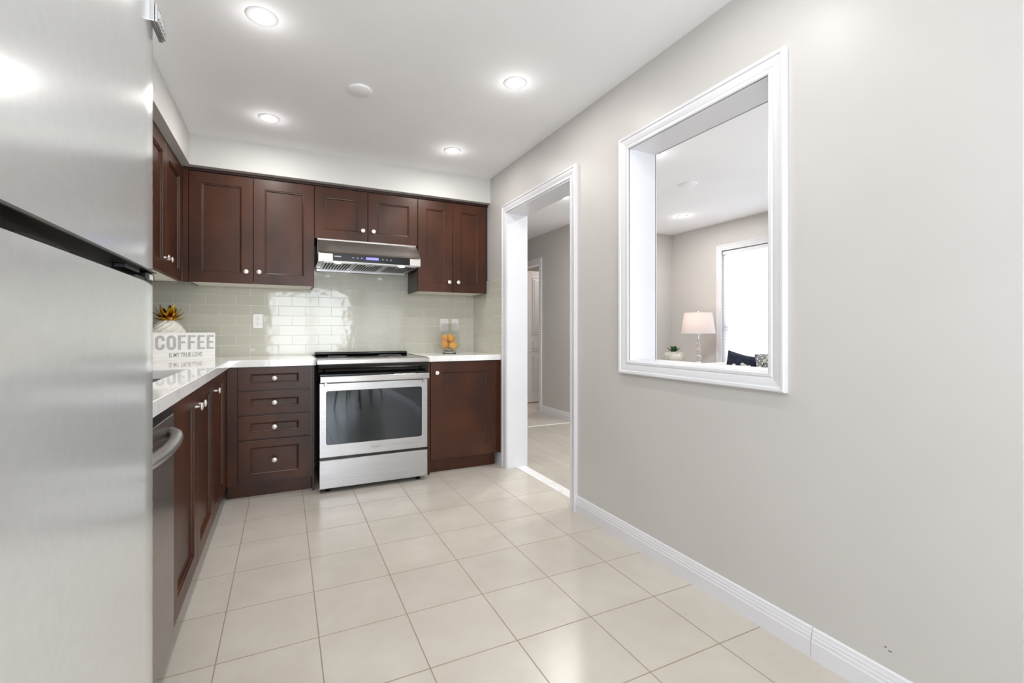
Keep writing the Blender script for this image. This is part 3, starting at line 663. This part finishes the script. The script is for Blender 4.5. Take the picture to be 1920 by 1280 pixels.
# ------------------------------------------------------------------ refrigerator
xf = -.20; fy0, fy1 = .22, 1.012; zg0, zg1 = 1.201, 1.2235
fr = thing('refrigerator', 'silver grey top-freezer refrigerator filling the left foreground', 'refrigerator', (-.55, .62, 0))
obj('cabinet', B1(XL+.01, xf-.062, fy0+.01, fy1-.008, .02, 1.775, bev=.004), 'fridge', fr)
def fdoor(name, z0, z1, chamf):
    n = 14; bm = bm_(); prof = []
    for k in range(n+1):  # gently bowed front with rounded vertical edges
        f = k/n; y = fy0+(fy1-fy0)*f; e = min(f, 1-f)*(fy1-fy0); r = .012
        x = xf-.003*(2*f-1)**2-(0 if e >= r else (r-math.sqrt(max(0, r*r-(r-e)**2))))
        prof.append((x, y))
    prof += [(xf-.058, fy1), (xf-.058, fy0)]
    a = [bm.verts.new((x, y, z0)) for x, y in prof]; b = [bm.verts.new((x, y, z1)) for x, y in prof]; m_ = len(prof)
    for k in range(m_): bm.faces.new((a[k], a[(k+1) % m_], b[(k+1) % m_], b[k]))
    bm.faces.new(a); bm.faces.new(b)
    es = [e for e in bm.edges if abs(e.verts[0].co.z-e.verts[1].co.z) < 1e-6 and (abs(e.verts[0].co.x-xf) < .02 and abs(e.verts[1].co.x-xf) < .02)]
    bmesh.ops.bevel(bm, geom=es, offset=.003, segments=2, affect='EDGES')
    return obj(name, bm, 'fridge', fr, 50)
fd = fdoor('freezer_door', zg1, 1.79, 0); rd = fdoor('refrigerator_door', .07, zg0, 0)
obj('gap_liner', B1(xf-.060, xf-.030, fy0+.006, fy1-.012, zg0-.002, zg1+.002), 'fridge_dark', fr, label='dark recess between the two doors')
obj('door_underside', B1(xf-.052, xf-.0055, fy0+.012, fy1-.014, zg1-.0012, zg1+.0005), 'fridge_dark', fd)
obj('door_topside', B1(xf-.052, xf-.012, fy0+.012, fy1-.014, zg0-.0005, zg0+.0006), 'fridge_dark', rd)
bm = bm_(); lathe(bm, [(.0, 0), (.045, .0), (.052, .004), (.052, .010)], (0, 0, 0), 'X', 24); bmesh.ops.scale(bm, vec=(1, 1.2, .10), verts=bm.verts); bmesh.ops.translate(bm, vec=(xf-.0305, .62, 1.209), verts=bm.verts)
obj('grip_recess', bm, 'black', fr)
hg = obj('door_hinge', box(box(box(bm_(), xf-.050, xf-.012, .90, fy1-.012, zg0+.0005, zg0+.010, bev=.001), xf-.034, xf-.010, .955, fy1-.006, zg0+.006, zg1-.002, bev=.002), xf-.030, xf-.014, .86, .93, zg1-.008, zg1-.001, bev=.001), 'black', fr, label='black plastic hinge cover')
obj('hinge_label', B1(xf-.0102, xf-.0092, .972, .992, zg0+.009, zg1-.005), 'plate', hg)
bm = bm_(); box(bm, xf-.003, xf+.0035, .937, 1.003, 1.637, 1.671, bev=.0008); box(bm, xf+.0035, xf+.0075, .940, 1.001, 1.639, 1.669, bev=.0012)
bd = obj('badge', bm, 'chrome', fd, label='raised silver badge')
bm = bm_()
for k in range(5): box(bm, xf+.0075, xf+.0082, .947+k*.0105, .953+k*.0105, 1.648, 1.661)
obj('badge_relief', bm, 'steel', bd)
obj('toe_grille', B1(xf-.09, xf-.05, fy0+.02, fy1-.02, .0, .06), 'fridge_dark', fr)

# ------------------------------------------------------------------ dishwasher
dw = thing('dishwasher', 'dark stainless dishwasher beneath the left worktop beside the refrigerator', 'dishwasher', (FX, 1.57, 0))
obj('body', B1(XL+.01, FX-.03, 1.274, 1.878, .02, .878), 'black', dw)
obj('door', B1(FX-.028, FX+.004, 1.273, 1.880, .105, .845, bev=.004), 'dishsteel', dw)
obj('control_strip', B1(FX-.028, FX+.001, 1.273, 1.880, .848, .876, bev=.003), 'black', dw)
pts = [(FX+.004, 1.825, .79)]+[(FX+.004+.044*math.sin(PI*k/12)**.45, 1.82-(1.82-1.33)*k/12, .79) for k in range(1, 12)]+[(FX+.004, 1.325, .79)]
obj('handle', tube(bm_(), pts, .018, 12, 1.0), 'steel', dw, True, label='curved stainless bar handle')
obj('toe_panel', B1(FX-.07, FX-.05, 1.275, 1.878, .0, .1), 'black', dw)

# ------------------------------------------------------------------ COFFEE sign
A0 = Vector((-.451, 3.862)); dirv = Vector((-.834, -.552)).normalized()   # from its right end to its left end
sw, sh, sth = .385, .184, .028
S0 = A0+dirv*sw                     # left end
ang = math.atan2(-dirv.y, -dirv.x)
sg = thing('wooden_sign', 'white block sign reading COFFEE IS MY TRUE LOVE in grey letters on the worktop', 'sign', (S0.x, S0.y, CT))
sg.rotation_euler = (0, 0, ang)
def sgo(name, bm, mat, par=None, **k):    # authored in the sign's own frame: x along, -y front, z up
    bmesh.ops.recalc_face_normals(bm, faces=bm.faces); me = bpy.data.meshes.new(name); bm.to_mesh(me); bm.free(); me.materials.append(M[mat])
    o = bpy.data.objects.new(name, me); COL.objects.link(o); o.parent = par or sg; return o
sgo('board', B1(0, sw, 0, sth, 0, sh, bev=.0012), 'board')
def glyph(bm, ch, x, z, w_, h, s):
    f = lambda u, v: (x+u, -.0008, z+v); b = lambda u, v: (x+u, .0002, z+v)
    R = lambda u0, u1, v0, v1: box(bm, x+u0, x+u1, -.0008, .0002, z+v0, z+v1)
    if ch in 'FE':
        R(0, s, 0, h); R(s, w_, h-s*.72, h); R(s, w_*.88, h*.5-s*.30, h*.5+s*.42)
        if ch == 'E': R(s, w_, 0, s*.72)
    else:
        def ring(ri, half):   # stadium outline, half: 'O' closed or 'C' cut on the right
            r = w_/2-ri; pts = []
            for cy, a0 in ((h-w_/2, 0), (w_/2, PI)):
                for k in range(9): a = a0+PI*k/8; pts.append((w_/2+r*math.cos(a), cy+r*math.sin(a)))
            return pts
        o_, i_ = ring(0, ch), ring(s, ch); n = len(o_)
        if ch == 'C':   # open the right side: stop arcs a little past the turn
            o_ = [(w_, h*.62)]+o_[:9]+o_[9:]+[(w_, h*.38)]; i_ = [(w_-s, h*.62)]+i_[:9]+i_[9:]+[(w_-s, h*.38)]
        n = len(o_); rngk = range(n-1) if ch == 'C' else range(n)
        for k in rngk:
            q = (k+1) % n
            vs = [bm.verts.new(p) for p in (f(*o_[k]), f(*o_[q]), f(*i_[q]), f(*i_[k]), b(*o_[k]), b(*o_[q]), b(*i_[q]), b(*i_[k]))]
            bm.faces.new(vs[:4]); bm.faces.new(vs[4:]); bm.faces.new((vs[0], vs[1], vs[5], vs[4])); bm.faces.new((vs[2], vs[3], vs[7], vs[6]))
bm = bm_(); gx = .012
for ch, w_ in zip('COFFEE', (.056, .056, .050, .050, .050, .050)):
    glyph(bm, ch, gx, .068, w_, .098, .0185); gx += w_+.0105
sgo('large_lettering', bm, 'grey_ink')
bm = text_bm('IS MY TRUE LOVE', .040, .62, .0004); bmesh.ops.rotate(bm, matrix=Matrix.Rotation(PI/2, 3, 'X'), verts=bm.verts)
xsz = [v_.co.x for v_ in bm.verts]; bmesh.ops.scale(bm, vec=(.205/(max(xsz)-min(xsz)), 1, 1), verts=bm.verts)
bmesh.ops.translate(bm, vec=(.195, -.0006, .020), verts=bm.verts); sgo('small_lettering', bm, 'dark_ink')

# ------------------------------------------------------------------ pineapple ornament
px, py = -.745, 3.945
pn = thing('pineapple_ornament', 'white ceramic pineapple with a gold leaf crown behind the sign', 'ornament', (px, py, CT))
bm = bm_(); seg = 22; rows = 15; rings = []
for i in range(rows+1):
    f = i/rows; zz = CT+.27*f; r = .112*math.sin(PI*min(max(.12+.80*f, 0), 1))**.62
    rings.append([bm.verts.new((px+r*(1+(.06 if (i+k) % 2 else -.045))*math.cos(2*PI*(k+.5*(i % 2)*0)/seg), py+r*(1+(.06 if (i+k) % 2 else -.045))*math.sin(2*PI*k/seg), zz)) for k in range(seg)])
for a, b in zip(rings, rings[1:]):
    for k in range(seg):
        q = (k+1) % seg
        bm.faces.new((a[k], a[q], b[q])); bm.faces.new((a[k], b[q], b[k]))
bm.faces.new(rings[0]); bm.faces.new(rings[-1])
obj('fruit_body', bm, 'ceramic', pn)
def leaf_bm(base, direction, length, width, bend=.25, thick=.0025):
    d = Vector(direction).normalized(); side = d.cross(Vector((0, 0, 1)))
    side = side.normalized() if side.length > .05 else Vector((1, 0, 0)); nrm = side.cross(d).normalized()
    bm = bm_(); n = 7; prev = None; rowsv = []
    for k in range(n+1):
        f = k/n; wd = width*math.sin(PI*(.18+.82*f))**.8 if f < 1 else 0.0006
        c_ = Vector(base)+d*length*f+Vector((d.x, d.y, -.3))*bend*length*f*f*.5
        rowsv.append([bm.verts.new(c_-side*wd/2), bm.verts.new(c_-nrm*wd*.22), bm.verts.new(c_+side*wd/2), bm.verts.new(c_+nrm*thick-nrm*wd*.1)])
    for a, b in zip(rowsv, rowsv[1:]):
        for k in range(4): bm.faces.new((a[k], a[(k+1) % 4], b[(k+1) % 4], b[k]))
    bm.faces.new(rowsv[0]); bm.faces.new(rowsv[-1]); return bm
def merge(dst, src):
    me = bpy.data.meshes.new('t'); src.to_mesh(me); src.free(); dst.from_mesh(me); bpy.data.meshes.remove(me)
cr = obj('crown_collar', lathe(bm_(), [(.05, 0), (.055, .008), (.04, .018), (.02, .024), (0, .024)], (px, py, CT+.268), 'Z', 20), 'gold', pn, True)
for ring_, (n_, tilt, ln, wd) in enumerate(((9, .30, .066, .036), (8, .68, .080, .038), (6, 1.05, .092, .038), (3, 1.35, .100, .036))):
    for k in range(n_):
        a = 2*PI*k/n_+ring_*.45+.2; dr = (math.cos(a)*math.cos(tilt), math.sin(a)*math.cos(tilt), math.sin(tilt))
        b_ = (px+.026*math.cos(a), py+.026*math.sin(a), CT+.272+.006*ring_)
        obj('crown_leaf', leaf_bm(b_, dr, ln, wd), 'gold', pn, 60)

# ------------------------------------------------------------------ lemon jar
jx, jy = 1.303, 3.82
jr = thing('glass_jar', 'crackled glass footed jar of lemons on the right worktop', 'jar', (jx, jy, CT))
obj('foot', lathe(bm_(), [(0, 0), (.056, 0), (.059, .004), (.058, .020), (.052, .025), (0, .025)], (jx, jy, CT), 'Z', 40), 'crystal', jr, True)
pr = [(0, .026), (.05, .028), (.088, .042), (.096, .055), (.095, .075), (.092, .12), (.086, .17), (.079, .22), (.074, .258), (.071, .262), (.070, .257), (.075, .22), (.082, .17), (.088, .12), (.091, .075), (.091, .057), (.085, .047), (.05, .034), (0, .032)]
obj('glass_body', lathe(bm_(), pr, (jx, jy, CT), 'Z', 48), 'crackle', jr, True)
def lemon(x, y, z, rz, ry, lab):
    t = thing('lemon', lab, 'lemon', (x, y, z), 'lemons in the glass jar')
    pf = [(0, -.046), (.006, -.044), (.010, -.039), (.022, -.032), (.031, -.018), (.034, 0), (.031, .018), (.022, .032), (.011, .038), (.006, .041), (0, .042)]
    bm = lathe(bm_(), pf, (0, 0, 0), 'X', 22); bmesh.ops.rotate(bm, matrix=Matrix.Rotation(rz, 3, 'Z') @ Matrix.Rotation(ry, 3, 'Y'), verts=bm.verts)
    bmesh.ops.translate(bm, vec=(x, y, z), verts=bm.verts); obj('fruit', bm, 'lemon', t, True)
    v_ = Matrix.Rotation(rz, 3, 'Z') @ Matrix.Rotation(ry, 3, 'Y') @ Vector((.042, 0, 0))
    obj('stem_end', lathe(bm_(), [(.003, -.001), (.0035, .001), (0, .002)], (x+v_.x, y+v_.y, z+v_.z), 'Z', 8), 'stem', t)
lemon(jx+.022, jy-.040, CT+.070, .1, 0, 'lemon at the bottom front of the glass jar')
lemon(jx-.047, jy-.010, CT+.078, 1.25, .5, 'lemon upright at the left side of the glass jar')
lemon(jx+.028, jy+.045, CT+.070, -.2, .1, 'lemon at the bottom back of the glass jar')
lemon(jx+.008, jy-.020, CT+.134, .6, .5, 'topmost lemon in the glass jar')
lemon(jx-.022, jy+.040, CT+.130, 2.2, -.4, 'lemon lying behind the topmost one in the glass jar')

# ------------------------------------------------------------------ living room furniture
# side table and lamp
tb = thing('side_table', 'white side table in the living room corner under the lamp', 'table', (4.55, 4.18, 0))
obj('tabletop', B1(4.22, 4.86, 3.84, 4.70, .640, .665, bev=.004), 'tabletop', tb)
for x in (4.25, 4.80):
    for y in (3.87, 4.64): obj('leg', B1(x, x+.03, y, y+.03, 0, .64), 'tabletop', tb)
lx, ly = 4.60, 4.075
lp = thing('table_lamp', 'table lamp with stacked crystal balls and white tapered shade', 'lamp', (lx, ly, .665))
obj('base', lathe(bm_(), [(0, 0), (.075, 0), (.075, .012), (.06, .016), (.02, .018), (0, .018)], (lx, ly, .665), 'Z', 32), 'chrome', lp, True)
z = .683
for r in (.043, .040, .036, .031, .027):
    zc_ = z+r*.92; obj('crystal_ball', lathe(bm_(), [(max(0, r*math.sin(PI*k/14)), -r*math.cos(PI*k/14)) for k in range(15)], (lx, ly, zc_), 'Z', 24), 'crystal', lp, True)
    z = zc_+r*.92; obj('collar', lathe(bm_(), [(.012, -.004), (.014, 0), (.012, .004)], (lx, ly, z), 'Z', 16), 'chrome', lp, True); z += .004
obj('neck', lathe(bm_(), [(.012, z-.01), (.012, 1.075), (.045, 1.082), (.045, 1.086), (.008, 1.090), (.008, 1.36), (.012, 1.365), (.010, 1.380), (0, 1.385)], (lx, ly, 0), 'Z', 20), 'chrome', lp, True)
sb = lathe(bm_(), [(.197, 1.098), (.160, 1.352), (.158, 1.352), (.195, 1.098)], (lx, ly, 0), 'Z', 48, cap=False)
obj('lamp_shade', sb, 'shade', lp, True, label='white tapered drum shade')
obj('bulb', lathe(bm_(), [(0, -.03), (.02, -.025), (.03, 0), (.022, .025), (.012, .04), (0, .045)], (lx, ly-.03, 1.23), 'Z', 16), emis('warm_bulb', (1, .78, .62), 3), lp, True)
d = bpy.data.lights.new('table_lamp_light', 'POINT'); d.energy = 1.3; d.color = (1, .72, .55); d.shadow_soft_size = .03
o = bpy.data.objects.new('table_lamp_light', d); COL.objects.link(o); o.location = (lx-.045, ly-.02, 1.26)
# hydrangea vase
def bmesh_ball(c, r):
    bm = bm_(); bmesh.ops.create_icosphere(bm, subdivisions=2, radius=r); bmesh.ops.translate(bm, vec=c, verts=bm.verts); return bm
def flower_head(t, c, R, n, rr, name='petals'):
    bm = bm_()
    for k in range(n):
        th = math.acos(1-1.75*(k+.5)/n); ph = k*2.399963; dr = Vector((math.sin(th)*math.cos(ph), math.sin(th)*math.sin(ph), math.cos(th)*.75))
        p = Vector(c)+dr*R*random.uniform(.88, 1.05)
        a = dr.cross(Vector((0, 0, 1)))
        a = a.normalized() if a.length > .01 else Vector((1, 0, 0)); b = a.cross(dr).normalized(); rot = random.uniform(0, PI/2)
        cv = bm.verts.new(p)
        for q in range(4):
            an = rot+q*PI/2; u = a*math.cos(an)+b*math.sin(an); v_ = a*-math.sin(an)+b*math.cos(an)
            bm.faces.new((cv, bm.verts.new(p+u*rr*.55+v_*rr*.42+dr*.004), bm.verts.new(p+u*rr+dr*.003), bm.verts.new(p+u*rr*.55-v_*rr*.42+dr*.004)))
    bmesh.ops.solidify(bm, geom=bm.faces[:], thickness=.0008)
    merge(bm, bmesh_ball(c, R*.86)); return obj(name, bm, 'petal', t)
fx, fy_ = 4.44, 4.31
fv = thing('hydrangea_vase', 'white hydrangea bunch with green leaves in a small vase left of the lamp', 'flowers', (fx, fy_, .665))
obj('vase', lathe(bm_(), [(0, 0), (.035, 0), (.045, .03), (.042, .08), (.038, .10), (.034, .10), (.036, .08), (0, .02)], (fx, fy_, .665), 'Z', 24), 'ceramic', fv, True)
for dx, dy, dz in ((0, 0, .165), (.06, -.045, .15), (-.055, .04, .15), (.01, -.06, .13), (-.05, -.035, .125), (.05, .05, .13)): 
    flower_head(fv, (fx+dx, fy_+dy, .665+dz), .050, 90, .024, 'flower_head')
for k, (a, tl) in enumerate(((.3, .9), (1.6, 1.1), (2.5, .75), (3.7, 1.0), (5.2, .8), (4.4, 1.25))):
    obj('leaf', leaf_bm((fx, fy_, .665+.195), (math.cos(a)*math.cos(tl), math.sin(a)*math.cos(tl), math.sin(tl)), .10, .055, .4), 'leaf', fv, 60)
# sofa
sf = thing('sofa', 'pale fabric sofa standing against the living room window', 'sofa', (4.42, 2.75, 0))
obj('base', B1(3.95, 4.84, 1.9, 3.76, .12, .30, bev=.02), 'sofa', sf, 40)
obj('back', B1(4.62, 4.86, 1.9, 3.76, .14, .775, bev=.04, seg=4), 'sofa', sf, 40)
obj('arm', B1(3.95, 4.63, 1.9, 2.06, .14, .60, bev=.035, seg=4), 'sofa', sf, 40)
obj('arm', B1(4.02, 4.63, 3.60, 3.78, .14, .765, bev=.05, seg=5), 'sofa', sf, 40)
for y0 in (2.07, 2.835): obj('seat_cushion', B1(3.96, 4.61, y0, y0+.755, .305, .455, bev=.035, seg=4), 'sofa', sf, 40)
for x in (4.0, 4.78):
    for y in (1.95, 3.70): obj('leg', lathe(bm_(), [(.018, 0), (.024, .12)], (x, y, 0), 'Z', 12), 'wood_dark', sf)
def pillow(name, mat, loc, w_, h, th, rot, lab):
    bm = bm_(); n = 14; top = {}; bot = {}
    for i in range(n+1):
        for j in range(n+1):
            u, v_ = 2*i/n-1, 2*j/n-1; sh_ = 1-.10*(1-(abs(u)*abs(v_))**1.5)*max(abs(u), abs(v_))**4
            t_ = th/2*((1-u**4)*(1-v_**4))**.45*(1+.12*math.sin(5*u+3*v_))
            top[i, j] = bm.verts.new((w_/2*u*sh_, h/2*v_*sh_, t_)); bot[i, j] = top[i, j] if abs(u) == 1 or abs(v_) == 1 else bm.verts.new((w_/2*u*sh_, h/2*v_*sh_, -t_))
    for i in range(n):
        for j in range(n):
            bm.faces.new((top[i, j], top[i+1, j], top[i+1, j+1], top[i, j+1])); bm.faces.new((bot[i, j], bot[i, j+1], bot[i+1, j+1], bot[i+1, j]))
    o = obj(name, bm, mat, None, 80); o.location = loc; o.rotation_euler = rot; tag(o, lab, 'cushion'); return o
pillow('throw_pillow', 'navy', (4.475, 3.37, .672), .41, .43, .15, (math.radians(80), math.radians(10), math.radians(-72)), 'navy fluffy throw pillow leaning on the sofa back')
pillow('throw_pillow', 'pattern', (4.44, 2.95, .700), .46, .48, .15, (math.radians(78), math.radians(-12), math.radians(-84)), 'grey and white lattice-patterned throw pillow beside the navy one')
# coffee table with blossoms
ct = thing('coffee_table', 'white coffee table standing in front of the sofa', 'table', (3.35, 2.45, 0))
obj('tabletop', B1(3.08, 3.62, 2.0, 2.9, .40, .43, bev=.004), 'tabletop', ct)
for x in (3.11, 3.56):
    for y in (2.03, 2.84): obj('leg', B1(x, x+.03, y, y+.03, 0, .40), 'chrome', ct)
bx, by = 3.35, 2.50
bv = thing('blossom_vase', 'cream blossoms in a vase whose tips rise above the pass-through sill', 'flowers', (bx, by, .43))
obj('vase', lathe(bm_(), [(0, 0), (.05, 0), (.06, .05), (.045, .13), (.03, .17), (.026, .17), (.04, .13), (0, .03)], (bx, by, .43), 'Z', 24), 'ceramic', bv, True)
BL = [(3.35, 2.606, .850), (3.35, 2.504, .852), (3.35, 2.528, .862), (3.35, 2.47, .846), (3.35, 2.31, .925), (3.35, 2.335, .90), (3.37, 2.40, .84)]
bm = bm_()
for x, y, z in BL: tube(bm, [(bx, by, .56), ((bx+x)/2, (by+y)/2, .72), (x, y, z-.01)], .002, 6)
obj('stems', bm, 'leaf', bv)
for x, y, z in BL: flower_head(bv, (x, y, z-.006), .009, 14, .010, 'flower_head')

# ------------------------------------------------------------------ dining chairs beside the camera, mirrored in the oven window
def chair(cx, cy, rz, lab):
    t = thing('dining_chair', lab, 'chair', (cx, cy, 0), 'chairs mirrored in the oven window'); R_ = Matrix.Rotation(rz, 3, 'Z')
    W = lambda x, y, z: tuple(R_ @ Vector((x, y, 0))+Vector((cx, cy, z)))
    for sx in (-1, 1):
        for sy in (-1, 1): obj('leg', tube(bm_(), [W(sx*.20, sy*.20, 0), W(sx*.155, sy*.155, .43)], [.008, .015], 10), 'chairblack', t, True)
    def bx_(name, x0, x1, y0, y1, z0, z1, tilt=0, mat='chairfabric'):
        bm = B1(x0, x1, y0, y1, z0, z1, bev=.025, seg=4)
        if tilt:
            bmesh.ops.rotate(bm, cent=(0, y0, z0), matrix=Matrix.Rotation(tilt, 3, 'X'), verts=bm.verts)
        bmesh.ops.rotate(bm, matrix=R_, verts=bm.verts); bmesh.ops.translate(bm, vec=(cx, cy, 0), verts=bm.verts); return obj(name, bm, mat, t, 40)
    bx_('seat', -.22, .22, -.22, .22, .43, .49); bx_('backrest', -.21, .21, -.235, -.185, .50, .86, .12)
    return t
chair(.93, -.38, .55, 'grey dining chair with tapered black legs facing the range')
chair(1.22, -1.12, 2.9, 'grey dining chair with tapered black legs nearer the patio door')
fvnt = obj('floor_register', B1(.95, 1.25, -2.95, -2.83, .0, .006, bev=.002), 'dishsteel'); tag(fvnt, 'metal floor register by the rear wall', 'vent')
